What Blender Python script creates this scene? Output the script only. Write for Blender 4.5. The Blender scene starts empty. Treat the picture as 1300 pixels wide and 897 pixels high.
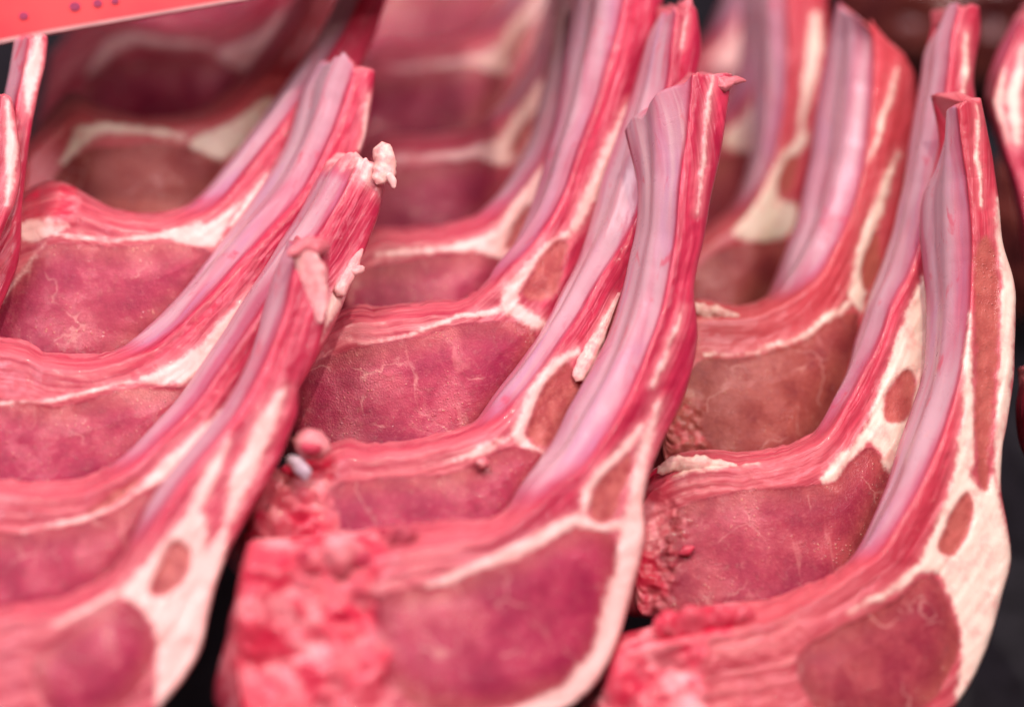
import bpy, math, random
import numpy as np
from mathutils import Vector, Matrix

# ------------------------------------------------------------------ camera, light, exposure
SC = bpy.context.scene
COL = SC.collection
PITCH = math.radians(40)
LENS, SENSOR = 85.0, 36.0
F = 0.378                                       # focus distance (m)
RIGHT = np.array([1.0, 0, 0])
UP = np.array([0, math.sin(PITCH), math.cos(PITCH)])
FWD = np.array([0, math.cos(PITCH), -math.sin(PITCH)])
CAMLOC = np.array([0, 0, 0.085]) - FWD * F

cam = bpy.data.cameras.new('camera')
cam_o = bpy.data.objects.new('camera', cam)
COL.objects.link(cam_o)
cam.lens, cam.sensor_width = LENS, SENSOR
cam.clip_start, cam.clip_end = 0.01, 20
cam_o.matrix_world = Matrix(((1, 0, 0, CAMLOC[0]), (0, UP[1], -FWD[1], CAMLOC[1]), (0, UP[2], -FWD[2], CAMLOC[2]), (0, 0, 0, 1)))
cam.dof.use_dof = True
cam.dof.focus_distance = F
cam.dof.aperture_fstop = 5.6
cam.dof.aperture_blades = 9
SC.camera = cam_o

w = bpy.data.worlds.new('World'); SC.world = w
w.use_nodes = True
w.node_tree.nodes['Background'].inputs[0].default_value = (1.0, 0.72, 0.76, 1)
w.node_tree.nodes['Background'].inputs[1].default_value = 0.10

def area(name, loc, target, size, power, color, sy=None):
    l = bpy.data.lights.new(name, 'AREA'); l.energy = power; l.color = color
    l.shape = 'RECTANGLE'; l.size = size; l.size_y = sy or size
    o = bpy.data.objects.new(name, l); COL.objects.link(o); o.location = loc
    o.rotation_euler = (Vector(target) - Vector(loc)).to_track_quat('-Z', 'Y').to_euler()
    return o
area('case_lamp', (-0.18, -0.02, 0.62), (0, 0.02, 0.05), 0.55, 3.9, (1.0, 0.77, 0.84), 0.10)
area('case_lamp', (0.30, 0.03, 0.58), (0, 0.02, 0.05), 0.50, 2.3, (1.0, 0.76, 0.82), 0.10)
area('spot_lamp', (0.10, 0.06, 0.72), (0, 0.03, 0.05), 0.014, 2.2, (1.0, 0.88, 0.72))
area('spot_lamp', (0.16, -0.20, 0.52), (0, 0.03, 0.05), 0.007, 0.42, (1.0, 0.86, 0.68))

SC.view_settings.view_transform = 'Standard'
SC.view_settings.look = 'None'
SC.view_settings.exposure = 0.0
SC.view_settings.gamma = 1.0
SC.cycles.use_denoising = True
SC.cycles.max_bounces = 5

# ------------------------------------------------------------------ maths helpers
KPX = SENSOR / LENS / 1300.0
PXM = 1.0 / (KPX * F)                           # picture points per metre at the focus distance

def unproj(P, depth):
    P = np.asarray(P, float); d = np.asarray(depth, float)[..., None]
    x = (P[..., 0:1] - 650) * KPX; y = (448.5 - P[..., 1:2]) * KPX
    return CAMLOC + d * (FWD + x * RIGHT + y * UP)

def _hash(i, j, k, s):
    n = (i * 374761393 + j * 668265263 + k * 2147483647 + s * 974711) & 0xFFFFFFFF
    n = ((n ^ (n >> 13)) * 1274126177) & 0xFFFFFFFF
    n = ((n ^ (n >> 16)) * 2246822519) & 0xFFFFFFFF
    return ((n ^ (n >> 15)) & 0xFFFFFF) / float(0xFFFFFF)

def noise(P, scale, seed=0):
    """smooth value noise, -1..1, P (...,3)"""
    Q = np.asarray(P, float) * scale + 1000.3
    I = np.floor(Q).astype(np.int64); f = Q - I
    f = f * f * (3 - 2 * f)
    r = 0
    for a in (0, 1):
        for b in (0, 1):
            for c in (0, 1):
                wgt = (f[..., 0] if a else 1 - f[..., 0]) * (f[..., 1] if b else 1 - f[..., 1]) * (f[..., 2] if c else 1 - f[..., 2])
                r = r + wgt * _hash(I[..., 0] + a, I[..., 1] + b, I[..., 2] + c, seed)
    return r * 2 - 1

def fbm(P, scale, seed=0, oct=3):
    r, a = 0, 1.0
    for o in range(oct):
        r = r + a * noise(P, scale * 2 ** o, seed + 17 * o); a *= 0.5
    return r / 1.6

def px3(P): return np.concatenate([P, np.zeros(P.shape[:-1] + (1,))], -1)

def sstep(a, b, x):
    t = np.clip((x - a) / (b - a), 0, 1); return t * t * (3 - 2 * t)

def round_poly(poly, n=5):
    p = np.array(poly, float); N = len(p); out = []
    for i in range(N):
        p0, p1, p2, p3 = p[i - 1], p[i], p[(i + 1) % N], p[(i + 2) % N]
        for t in np.linspace(0, 1, n, endpoint=False):
            out.append(0.5 * (2 * p1 + (p2 - p0) * t + (2 * p0 - 5 * p1 + 4 * p2 - p3) * t * t + (3 * p1 - p0 - 3 * p2 + p3) * t ** 3))
    return np.array(out)

def sd_poly(P, poly):
    a = round_poly(poly, 3); b = np.roll(a, -1, 0)
    d = np.full(P.shape[:-1], 1e18); s = np.zeros(P.shape[:-1], bool)
    for p, q in zip(a, b):
        e = q - p; v = P - p
        t = np.clip((v @ e) / (e @ e + 1e-9), 0, 1)
        d = np.minimum(d, ((v - t[..., None] * e) ** 2).sum(-1))
        c = ((p[1] <= P[..., 1]) != (q[1] <= P[..., 1]))
        x = p[0] + (P[..., 1] - p[1]) / (q[1] - p[1] + 1e-12) * e[0]
        s ^= c & (P[..., 0] < x)
    d = np.sqrt(d)
    return np.where(s, -d, d)

def sd_stroke(P, pts):
    d = np.full(P.shape[:-1], 1e9)
    for (x0, y0, r0), (x1, y1, r1) in zip(pts[:-1], pts[1:]):
        p = np.array([x0, y0]); e = np.array([x1 - x0, y1 - y0]); v = P - p
        t = np.clip((v @ e) / (e @ e + 1e-9), 0, 1)
        d = np.minimum(d, np.sqrt(((v - t[..., None] * e) ** 2).sum(-1)) - (r0 + (r1 - r0) * t))
    return d

def hermite(keys, tk, t):
    k = np.asarray(keys, float); n = len(k); m = np.zeros_like(k)
    for i in range(n):
        a, b = max(i - 1, 0), min(i + 1, n - 1)
        m[i] = (k[b] - k[a]) / (tk[b] - tk[a])
    i = np.clip(np.searchsorted(tk, t, side='right') - 1, 0, n - 2)
    h = (tk[i + 1] - tk[i]); s = ((t - tk[i]) / h)[:, None]; h = h[:, None]
    return ((2 * s ** 3 - 3 * s ** 2 + 1) * k[i] + (s ** 3 - 2 * s ** 2 + s) * h * m[i]
            + (-2 * s ** 3 + 3 * s ** 2) * k[i + 1] + (s ** 3 - s ** 2) * h * m[i + 1])

# ------------------------------------------------------------------ materials
class NT:
    def __init__(s, name):
        s.m = bpy.data.materials.new(name); s.m.use_nodes = True
        s.t = s.m.node_tree; s.b = s.t.nodes['Principled BSDF']
    def n(s, typ, **kw):
        x = s.t.nodes.new(typ)
        for k, v in kw.items(): setattr(x, k, v)
        return x
    def put(s, sock, v):
        if isinstance(v, bpy.types.NodeSocket): s.t.links.new(v, sock)
        elif v is not None: sock.default_value = v
    def math(s, op, a, b=None, c=None, clamp=False):
        x = s.n('ShaderNodeMath', operation=op, use_clamp=clamp)
        for i, v in enumerate((a, b, c)): s.put(x.inputs[i], v)
        return x.outputs[0]
    def mix(s, f, a, b):
        x = s.n('ShaderNodeMix', data_type='RGBA')
        s.put(x.inputs[0], f)
        for i, v in ((6, a), (7, b)): s.put(x.inputs[i], (*v, 1) if isinstance(v, tuple) and len(v) == 3 else v)
        return x.outputs[2]
    def mixf(s, f, a, b):
        x = s.n('ShaderNodeMix', data_type='FLOAT')
        s.put(x.inputs[0], f); s.put(x.inputs[2], a); s.put(x.inputs[3], b)
        return x.outputs[0]
    def noise(s, vec, scale, detail=3, rough=0.55, dist=0.0):
        x = s.n('ShaderNodeTexNoise'); s.put(x.inputs['Vector'], vec)
        x.inputs['Scale'].default_value = scale; x.inputs['Detail'].default_value = detail
        x.inputs['Roughness'].default_value = rough; x.inputs['Distortion'].default_value = dist
        return x.outputs['Fac']
    def ramp(s, v, a, b):
        x = s.n('ShaderNodeMapRange', interpolation_type='SMOOTHSTEP')
        s.put(x.inputs[0], v); s.put(x.inputs[1], a); s.put(x.inputs[2], b)
        return x.outputs[0]
    def attr(s, name):
        return s.n('ShaderNodeAttribute', attribute_name=name).outputs['Fac']

def flesh_material():
    g = NT('raw_lamb')
    pos = g.n('ShaderNodeNewGeometry').outputs['Position']
    flow = g.n('ShaderNodeAttribute', attribute_name='flow').outputs['Vector']
    def fvec(a, b):
        mp = g.n('ShaderNodeMapping'); g.put(mp.inputs['Vector'], flow); mp.inputs['Scale'].default_value = (a, b, 1)
        return mp.outputs[0]
    A = {k: g.attr(k) for k in ('fat', 'eye', 'mus', 'mem', 'bone', 'tone', 'cream', 'pale', 'foot')}
    n_edge = g.noise(pos, 900, 3)
    n_edge2 = g.noise(pos, 260, 2)
    def soft(m, e=0.16, k=0.55):
        p = g.math('MULTIPLY_ADD', n_edge, k, m); p = g.math('MULTIPLY_ADD', n_edge2, 0.25, p)
        return g.ramp(g.math('SUBTRACT', p, 0.5 * (k + 0.25)), 0.5 - e, 0.5 + e)
    fat, eye, mus, bone = soft(A['fat'], 0.40, 0.9), soft(A['eye'], 0.22), soft(A['mus'], 0.40, 1.0), soft(A['bone'], 0.38, 0.7)
    mem = g.ramp(g.math('MULTIPLY_ADD', g.math('SUBTRACT', n_edge2, 0.5), 0.25, A['mem']), 0.16, 0.72)
    # red rib meat: fibres along the rib
    st1 = g.noise(fvec(45, 700), 1.0, 4, 0.6, 0.4)
    st2 = g.noise(fvec(70, 1500), 1.0, 3, 0.6, 0.3)
    red = g.mix(g.ramp(st1, 0.35, 0.7), (0.33, 0.010, 0.045), (0.54, 0.040, 0.092))
    red = g.mix(g.math('MULTIPLY', g.ramp(st2, 0.54, 0.78), 0.32), red, (0.78, 0.32, 0.37))
    red = g.mix(g.math('MULTIPLY', g.math('MULTIPLY', A['pale'], g.math('MULTIPLY_ADD', st1, 0.8, -0.03)), 1.0, clamp=True), red, (0.82, 0.42, 0.43))
    red = g.mix(g.math('MULTIPLY', g.ramp(g.noise(pos, 300, 3), 0.60, 0.78), 0.55), red, (0.36, 0.010, 0.035))
    footc = g.mix(g.ramp(st1, 0.3, 0.7), (0.34, 0.024, 0.058), (0.57, 0.135, 0.165))
    footc = g.mix(g.math('MULTIPLY', g.ramp(st2, 0.52, 0.74), 0.5), footc, (0.76, 0.42, 0.40))
    red = g.mix(g.math('MULTIPLY', A['foot'], 0.8), red, footc)
    red = g.mix(g.math('MULTIPLY', A['tone'], 0.5), red, (0.52, 0.085, 0.075))
    # silver skin on the inside of the rib
    m1 = g.noise(fvec(34, 170), 1.0, 3, 0.55, 0.9)
    m2 = g.noise(fvec(48, 230), 1.0, 3, 0.55, 0.8)
    m3 = g.noise(fvec(40, 800), 1.0, 3, 0.55, 0.5)
    memc = g.mix(g.ramp(g.math('MULTIPLY_ADD', g.math('SUBTRACT', A['mem'], 0.8), 0.7, m1), 0.28, 0.72), (0.42, 0.115, 0.185), (0.47, 0.295, 0.345))
    memc = g.mix(g.math('MULTIPLY', g.ramp(m2, 0.50, 0.76), 0.5), memc, (0.42, 0.21, 0.36))
    memc = g.mix(g.math('MULTIPLY', g.ramp(m3, 0.54, 0.76), 0.45), memc, (0.58, 0.16, 0.22))
    memc = g.mix(g.math('MULTIPLY', g.ramp(g.noise(fvec(160, 420), 1.0, 3, 0.6, 0.6), 0.60, 0.72), 0.6), memc, (0.50, 0.05, 0.10))
    memc = g.mix(g.math('MULTIPLY', g.ramp(g.noise(fvec(30, 500), 1.0, 2, 0.5, 0.2), 0.57, 0.74), 0.35), memc, (0.62, 0.45, 0.46))
    # loin eye and small muscles
    e1 = g.noise(pos, 150, 4, 0.6)
    e2 = g.noise(pos, 1500, 2, 0.5)
    pink = g.mix(g.ramp(e1, 0.32, 0.68), (0.26, 0.013, 0.055), (0.41, 0.036, 0.092))
    brown = g.mix(g.ramp(e1, 0.32, 0.68), (0.23, 0.040, 0.036), (0.37, 0.088, 0.070))
    tn = g.math('MULTIPLY_ADD', g.math('SUBTRACT', g.noise(pos, 75, 3), 0.5), 0.9, A['tone'], clamp=True)
    eyec = g.mix(tn, pink, brown)
    eyec = g.mix(g.math('MULTIPLY', g.ramp(e2, 0.50, 0.75), 0.14), eyec, (0.60, 0.22, 0.20))
    warp = g.n('ShaderNodeVectorMath', operation='SCALE'); nz = g.n('ShaderNodeTexNoise')
    g.put(nz.inputs['Vector'], pos); nz.inputs['Scale'].default_value = 170; nz.inputs['Detail'].default_value = 3
    g.put(warp.inputs[0], nz.outputs['Color']); warp.inputs['Scale'].default_value = 0.008
    add = g.n('ShaderNodeVectorMath', operation='ADD'); g.put(add.inputs[0], pos); g.put(add.inputs[1], warp.outputs[0])
    vor = g.n('ShaderNodeTexVoronoi', feature='DISTANCE_TO_EDGE'); g.put(vor.inputs['Vector'], add.outputs[0]); vor.inputs['Scale'].default_value = 85
    vein = g.math('MULTIPLY', g.math('SUBTRACT', 1.0, g.ramp(vor.outputs['Distance'], 0.0, 0.028)), g.ramp(g.noise(pos, 130, 3), 0.47, 0.62))
    eyec = g.mix(g.math('MULTIPLY', vein, 0.34), eyec, (0.70, 0.38, 0.34))
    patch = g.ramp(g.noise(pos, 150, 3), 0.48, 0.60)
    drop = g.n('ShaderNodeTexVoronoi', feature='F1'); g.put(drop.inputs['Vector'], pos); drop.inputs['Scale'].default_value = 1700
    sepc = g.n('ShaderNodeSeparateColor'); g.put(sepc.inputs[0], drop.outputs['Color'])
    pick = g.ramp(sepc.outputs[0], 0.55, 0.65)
    glint_speck = g.math('MULTIPLY', g.math('MULTIPLY', g.math('SUBTRACT', 1.0, g.ramp(g.math('MULTIPLY_ADD', n_edge, 0.35, drop.outputs['Distance']), 0.16, 0.48)), pick), g.math('MULTIPLY_ADD', patch, 0.9, 0.06))
    eyec = g.mix(g.math('MULTIPLY', glint_speck, 0.65), eyec, (0.86, 0.60, 0.40))  # wet glints painted into the eye colour as pale cream specks
    fine = g.noise(pos, 900, 3, 0.65)
    eyec = g.mix(g.math('MULTIPLY', g.ramp(fine, 0.50, 0.72), 0.35), eyec, (0.16, 0.012, 0.028))
    strand = g.noise(fvec(260, 60), 1.0, 3, 0.55, 1.2)
    eyec = g.mix(g.math('MULTIPLY', g.ramp(strand, 0.62, 0.72), 0.22), eyec, (0.66, 0.28, 0.26))
    musc = g.mix(g.ramp(g.noise(pos, 420, 3), 0.35, 0.65), (0.36, 0.070, 0.075), (0.48, 0.13, 0.12))
    musc = g.mix(A['tone'], musc, (0.42, 0.105, 0.080))
    # fat
    fatc = g.mix(A['cream'], (0.82, 0.53, 0.50), (0.85, 0.74, 0.60))
    fatc = g.mix(g.math('MULTIPLY', g.ramp(g.noise(pos, 330, 4), 0.48, 0.70), 0.55), fatc, (0.80, 0.36, 0.33))
    # sawn bone and backbone
    b1 = g.noise(pos, 120, 4, 0.6, 0.5)
    bonec = g.mix(g.ramp(b1, 0.42, 0.64), (0.52, 0.055, 0.09), (0.80, 0.29, 0.32))
    bonec = g.mix(g.math('MULTIPLY', g.ramp(g.noise(pos, 170, 3), 0.47, 0.60), 0.9), bonec, (0.52, 0.012, 0.05))
    col = g.mix(mem, red, memc)
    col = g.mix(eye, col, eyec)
    col = g.mix(fat, col, fatc)
    col = g.mix(mus, col, musc)
    col = g.mix(bone, col, bonec)
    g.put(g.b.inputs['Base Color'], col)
    r = g.mixf(mem, 0.36, 0.30); r = g.mixf(fat, r, 0.42); r = g.mixf(eye, r, 0.42)
    r = g.math('MULTIPLY_ADD', g.noise(pos, 500, 2), 0.16, g.math('SUBTRACT', r, 0.08))
    g.put(g.b.inputs['Roughness'], r)
    g.b.inputs['Subsurface Weight'].default_value = 0.18
    g.b.inputs['Subsurface Radius'].default_value = (1.0, 0.35, 0.3)
    g.b.inputs['Subsurface Scale'].default_value = 0.0018
    g.b.inputs['Coat Roughness'].default_value = 0.07
    # relief: grain of the cut muscle, fibres of the rib meat
    grain = g.noise(pos, 3400, 2, 0.6)
    isM = g.math('MAXIMUM', eye, mus)
    g.put(g.b.inputs['Specular IOR Level'], g.mixf(isM, 0.30, 0.14))
    g.put(g.b.inputs['Coat Weight'], g.math('MULTIPLY_ADD', g.math('MULTIPLY', isM, patch), 0.42, 0.14))
    dome = g.math('MULTIPLY', g.math('SUBTRACT', 1.0, g.ramp(drop.outputs['Distance'], 0.0, 0.42)), pick)
    h = g.math('MULTIPLY', g.math('SUBTRACT', grain, 0.5), g.math('MULTIPLY_ADD', isM, 0.20, 0.06))
    h = g.math('MULTIPLY_ADD', dome, g.math('MULTIPLY', isM, g.math('MULTIPLY_ADD', patch, 0.24, 0.02)), h)
    smooth = g.math('SUBTRACT', 1.0, isM)
    fib = g.math('MULTIPLY', g.math('SUBTRACT', st2, 0.5), g.mixf(mem, 0.34, 0.08))
    h = g.math('ADD', h, g.math('MULTIPLY', fib, g.math('MULTIPLY', smooth, g.math('MULTIPLY_ADD', fat, -0.75, 1.0))))
    h = g.math('MULTIPLY_ADD', vein, -0.06, h)
    bmp = g.n('ShaderNodeBump'); bmp.inputs['Strength'].default_value = 1.0; bmp.inputs['Distance'].default_value = 0.0004
    g.put(bmp.inputs['Height'], h)
    g.put(g.b.inputs['Normal'], bmp.outputs[0]); g.put(g.b.inputs['Coat Normal'], bmp.outputs[0])
    return g.m
FLESH = flesh_material()

def plain(name, c0, c1, scale, rough, bump=0.0, dist=0.0004):
    g = NT(name); pos = g.n('ShaderNodeNewGeometry').outputs['Position']
    n = g.noise(pos, scale, 4)
    g.put(g.b.inputs['Base Color'], g.mix(g.ramp(n, 0.35, 0.65), c0, c1))
    g.b.inputs['Roughness'].default_value = rough
    if name == 'black_plastic': g.b.inputs['Specular IOR Level'].default_value = 0.2
    if bump:
        b = g.n('ShaderNodeBump'); b.inputs['Strength'].default_value = bump; b.inputs['Distance'].default_value = dist
        g.put(b.inputs['Height'], n); g.put(g.b.inputs['Normal'], b.outputs[0])
    return g.m

# ------------------------------------------------------------------ object helpers
MASKS = ('fat', 'eye', 'mus', 'mem', 'bone', 'tone', 'cream', 'pale', 'foot')

def mesh_obj(name, V, Fc, parent=None, base=None, mat=None, normals=None, masks=None, flow=None):
    if base is not None: V = V - base
    me = bpy.data.meshes.new(name)
    Fc = np.asarray(Fc, np.int32); nf, k = Fc.shape
    me.vertices.add(len(V)); me.vertices.foreach_set('co', np.ascontiguousarray(V, np.float32).ravel())
    me.loops.add(nf * k); me.loops.foreach_set('vertex_index', Fc.ravel())
    me.polygons.add(nf); me.polygons.foreach_set('loop_start', np.arange(0, nf * k, k, dtype=np.int32))
    me.update(calc_edges=True)
    me.polygons.foreach_set('use_smooth', np.ones(nf, bool))
    if masks is not None:
        for m, v in masks.items():
            a = me.attributes.new(m, 'FLOAT', 'POINT'); a.data.foreach_set('value', np.ascontiguousarray(v, np.float32))
    if flow is not None:
        a = me.attributes.new('flow', 'FLOAT_VECTOR', 'POINT'); a.data.foreach_set('vector', np.ascontiguousarray(flow, np.float32).ravel())
    if normals is not None: me.normals_split_custom_set_from_vertices(np.ascontiguousarray(normals, np.float32))
    if mat: me.materials.append(mat)
    o = bpy.data.objects.new(name, me); COL.objects.link(o)
    if parent: o.parent = parent
    return o

def thing(name, label, cat, loc, group=None):
    o = bpy.data.objects.new(name, None); COL.objects.link(o)
    o.location = loc; o.empty_display_size = 0.01
    o['label'] = label; o['category'] = cat
    if group: o['group'] = group
    return o

def vnormals(V, Q):
    a, b, c, d = (V[Q[:, i]] for i in range(4))
    n = np.cross(c - a, d - b)
    N = np.zeros_like(V)
    for i in range(4): np.add.at(N, Q[:, i], n)
    return N / (np.linalg.norm(N, axis=1, keepdims=True) + 1e-20)

CHOPS = {}

# ------------------------------------------------------------------ the chop builder
def pieces(L):
    """connected pieces of a label grid (second axis wraps round); slivers join the rib meat"""
    R, Cn = L.shape
    def comp(L):
        idx = np.arange(R * Cn).reshape(R, Cn); same_r = L == np.roll(L, -1, 1); same_d = L[:-1] == L[1:]
        while True:
            old = idx.copy()
            m = np.minimum(idx, np.where(same_r, np.roll(idx, -1, 1), idx)); m = np.minimum(m, np.where(np.roll(same_r, 1, 1), np.roll(m, 1, 1), m))
            m[:-1] = np.minimum(m[:-1], np.where(same_d, m[1:], m[:-1])); m[1:] = np.minimum(m[1:], np.where(same_d, m[:-1], m[1:]))
            m = m.ravel()[m]; m = m.ravel()[m]
            idx = m
            if (idx == old).all(): return idx
    idx = comp(L)
    cnt = np.bincount(idx.ravel(), minlength=R * Cn)
    for k in range(60):
        small = (cnt[idx] < 90) & (L < 6)
        if not small.any(): break
        Ln = np.where(small, np.where((k // 6) % 2 == 0, np.roll(L, 1, 1), np.roll(L, -1, 1)), L)
        Ln = np.where(Ln > 5, 5, Ln); L = np.where(L > 5, L, Ln)
        idx = comp(L); cnt = np.bincount(idx.ravel(), minlength=R * Cn)
    idx = comp(L).ravel(); order = np.argsort(idx, kind='stable'); ids, st = np.unique(idx[order], return_index=True)
    Lf = L.ravel()
    out = [(Lf[i], q) for i, q in zip(ids, np.split(order, st[1:]))]
    return [(int(l), q) for l, q in out]

class Chop:
    """one rib chop: a slab with a cut face, an inner silver-skinned edge and a back, swept from the backbone end to the rib tip"""
    def __init__(s, key, label, group, st, D, anchor, foot, eye=None, mus=(), fat=(), bone=(), eyeband=None, tone=0.0, cream=0.0,
                 thick=0.0115, quality=1.0, seed=0, yaw=0.55, memtone=1.0, lean=0.25, fatpoly=(), rimfat=0, rag=1.0, rough=()):
        s.D, s.anchor, s.thick, s.seed = D, anchor, thick, seed
        s.yaw, s.lean = yaw, lean
        st = np.array(st, float)                         # (n,3,2): inner back edge, inner front edge, outer front edge
        seg = np.linalg.norm(np.diff(st, axis=0), axis=2).mean(1)
        tk = np.concatenate([[0], np.cumsum(seg)])
        nu = int(min(330, tk[-1] / 2.6) * quality); t = np.linspace(0, tk[-1], nu)
        K = hermite(st.reshape(len(st), 6), tk, t).reshape(nu, 3, 2)
        A, B, C = K[:, 0].copy(), K[:, 1].copy(), K[:, 2].copy()
        rib = sstep(tk[foot] - 30, tk[foot] + 40, t)     # 0 on the foot, 1 on the rib
        tt = np.stack([t, t * 0, t * 0 + seed * 7.7], -1)
        for c, amp, off in ((A, 1.3, 1), (B, 1.3, 2), (C, 1.8, 3)):
            tn = np.gradient(c, axis=0); tn = np.stack([tn[:, 1], -tn[:, 0]], 1) / (np.linalg.norm(tn, axis=1, keepdims=True) + 1e-9)
            c += tn * (amp * 1.2 * fbm(tt, 1 / 45.0, seed + off, 2))[:, None]
            c[:, 1] += (1 - rib) * 2.2 * fbm(tt, 1 / 11.0, seed + off + 90)
        nm, nf, ns, nb = [max(6, int(x * quality)) for x in (26, 84, 9, 7)]
        s.rib = rib
        vm = np.linspace(0, 1, nm, endpoint=False); vf = np.linspace(0, 1, nf)
        # ---- front sheet
        Pf = B[:, None] * (1 - vf[None, :, None]) + C[:, None] * vf[None, :, None]
        wid = np.linalg.norm(C - B, axis=1)[:, None] + 1e-6
        warp = px3(Pf)
        Pw = Pf + 3.0 * np.stack([fbm(warp, 1 / 26.0, seed + 5), fbm(warp, 1 / 26.0, seed + 6)], -1)
        def m(sd, soft=5.0): return sstep(soft, -soft, sd)
        Z = np.zeros(Pf.shape[:2])
        sde = sd_poly(Pw, eye) if eye else Z + 999
        m_eye = m(sde)
        m_mus = Z.copy()
        for p in mus: m_mus = np.maximum(m_mus, m(sd_poly(Pw, p) + 1.5 * fbm(warp, 1 / 12.0, seed + 75), 7))
        m_fat = Z.copy()
        wob = 2.6 * fbm(px3(Pf), 1 / 16.0, seed + 70) + 2.0 * fbm(px3(Pf), 1 / 50.0, seed + 71)
        halo = Z.copy()
        for f in fat:
            f = [(f[0][0], f[0][1], f[0][2] * 0.4)] + list(f[1:-1]) + [(f[-1][0], f[-1][1], f[-1][2] * 0.4)] if len(f) > 2 else f
            rm = max(x[2] for x in f); sd = sd_stroke(Pw, f) + wob * min(1, rm / 7)
            m_fat = np.maximum(m_fat, m(sd, 3.0 + 0.5 * rm) * (1 if rm > 6 else np.clip(0.8 + 0.7 * fbm(warp, 1 / 30.0, seed + 77), 0, 1))); halo = np.maximum(halo, sstep(9 + 0.8 * rm, -2, sd))
        for f in fatpoly:
            sd = sd_poly(Pw, f) + wob; m_fat = np.maximum(m_fat, m(sd, 7)); halo = np.maximum(halo, sstep(16, -2, sd))
        m_bone = Z.copy()
        for f in bone: m_bone = np.maximum(m_bone, m(sd_poly(Pw, f) + 6 * wob, 18))
        m_rough = Z.copy()
        for f in rough: m_rough = np.maximum(m_rough, m(sd_poly(Pw, f) + 4 * wob, 12))
        m_fat = m_fat * (1 - m_mus)
        m_eye = m_eye * (1 - m_mus) * (1 - m_bone)
        dep = s.depth(Pf)
        r = np.minimum(6.0 + 6.0 * rib[:, None], 0.32 * wid)
        def rnd(d): x = np.clip(1 - d / r, 0, 1); return (r / PXM) * (1 - np.sqrt(1 - x * x))
        dep = dep + 0.9 * rnd(vf[None] * wid) + 0.8 * rnd((1 - vf[None]) * wid)
        pf3 = px3(Pf)
        relief = (0.00015 * m_fat - 0.0003 * m_mus + 0.0006 * np.clip(-sde / 40, 0, 1) * m_eye - 0.0001 * m_eye
                  + 0.00045 * (1 - 0.8 * m_eye) * fbm(pf3, 1 / 45.0, seed + 8) + 0.00014 * (1 - 0.6 * m_eye) * fbm(pf3, 1 / 9.0, seed + 9, 2) * sstep(0, 0.15, vf)[None]
                  + m_rough * (0.0009 * fbm(pf3, 1 / 9.0, seed + 14, 3) + 0.0004)
                  + m_bone * (0.0028 * fbm(pf3, 1 / 62.0, seed + 10, 1) + 0.0010 * fbm(pf3, 1 / 26.0, seed + 12, 2)))
        # lengthwise strands of the rib meat
        tv = np.stack([np.broadcast_to(t[:, None] / 90.0, Z.shape), vf[None] * wid / 7.0, Z + seed], -1)
        relief += sstep(0, 0.1, vf)[None] * 0.00013 * noise(tv, 1.0, seed + 11) * (1 - m_eye) * (1 - m_mus)
        Xf = unproj(Pf, dep - relief)
        B3, C3 = Xf[:, 0], Xf[:, -1]
        A3 = unproj(A, s.depth(B) + thick)
        # ---- silver skin side
        T = np.gradient(B3, axis=0); W = B3 - A3
        M = np.cross(T, W); M /= np.linalg.norm(M, axis=1, keepdims=True) + 1e-12
        mid = int(nu * 0.75)
        if M[mid] @ FWD > 0: M = -M
        for q in range(mid + 1, nu): M[q] *= 1 if M[q] @ M[q - 1] >= 0 else -1
        for q in range(mid - 1, -1, -1): M[q] *= 1 if M[q] @ M[q + 1] >= 0 else -1
        wl = np.linalg.norm(W, axis=1)[:, None]
        v = vm[None]
        hgt = wl * (0.075 * 4 * v * (1 - v) + rib[:, None] * (0.055 * np.exp(-((v - 0.66 - 0.10 * noise(tt, 1 / 170.0, seed + 41)[:, None]) / 0.15) ** 2) - 0.03 * np.exp(-((v - 0.36 - 0.12 * noise(tt, 1 / 130.0, seed + 43)[:, None]) / 0.10) ** 2)))
        tm = np.stack([np.broadcast_to(t[:, None] / 60.0, hgt.shape), v * 5 + 0 * hgt, 0 * hgt + seed], -1)
        hgt += (0.00010 * noise(tm, 0.5, seed + 20) + 0.0004 * (1 - rib[:, None]) * noise(tm, 3.0, seed + 21)) * np.sin(math.pi * v)
        Xm = A3[:, None] + W[:, None] * vm[None, :, None] + M[:, None] * hgt[..., None]
        ribm = sstep(tk[foot] - 60, tk[foot] + 90, t)
        Mm = ribm[:, None] * memtone * (0.45 + 0.55 * np.sin(math.pi * np.clip(vm, 0.06, 1)) ** 0.5)[None]
        # ---- outer side and back
        bk = (FWD * thick - RIGHT * 0.006 + UP * 0.002)
        Cb = C3 + bk
        vs = np.linspace(0, 1, ns + 1)[1:]
        bul = np.sin(math.pi * vs)[None, :, None]
        outd = (C3 - B3); outd /= np.linalg.norm(outd, axis=1, keepdims=True) + 1e-12
        Xs = C3[:, None] + (Cb - C3)[:, None] * vs[None, :, None] + outd[:, None] * bul * 0.0012
        vb = np.linspace(0, 1, nb + 2)[1:-1]
        Xb = Cb[:, None] + (A3 - Cb)[:, None] * vb[None, :, None]
        ring = np.concatenate([Xm, Xf, Xs, Xb], 1)
        nr = ring.shape[1]
        z = lambda a: np.zeros((nu, a))
        cat = lambda a, b, c, d: np.concatenate([a, b, c, d], 1)
        mk = dict(fat=cat(z(nm), m_fat, z(ns), z(nb)), eye=cat(z(nm), m_eye, z(ns), z(nb)), mus=cat(z(nm), m_mus, z(ns), z(nb)),
                  mem=cat(Mm, z(nf), z(ns), z(nb)), bone=cat(z(nm), m_bone, z(ns), z(nb)))
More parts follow.
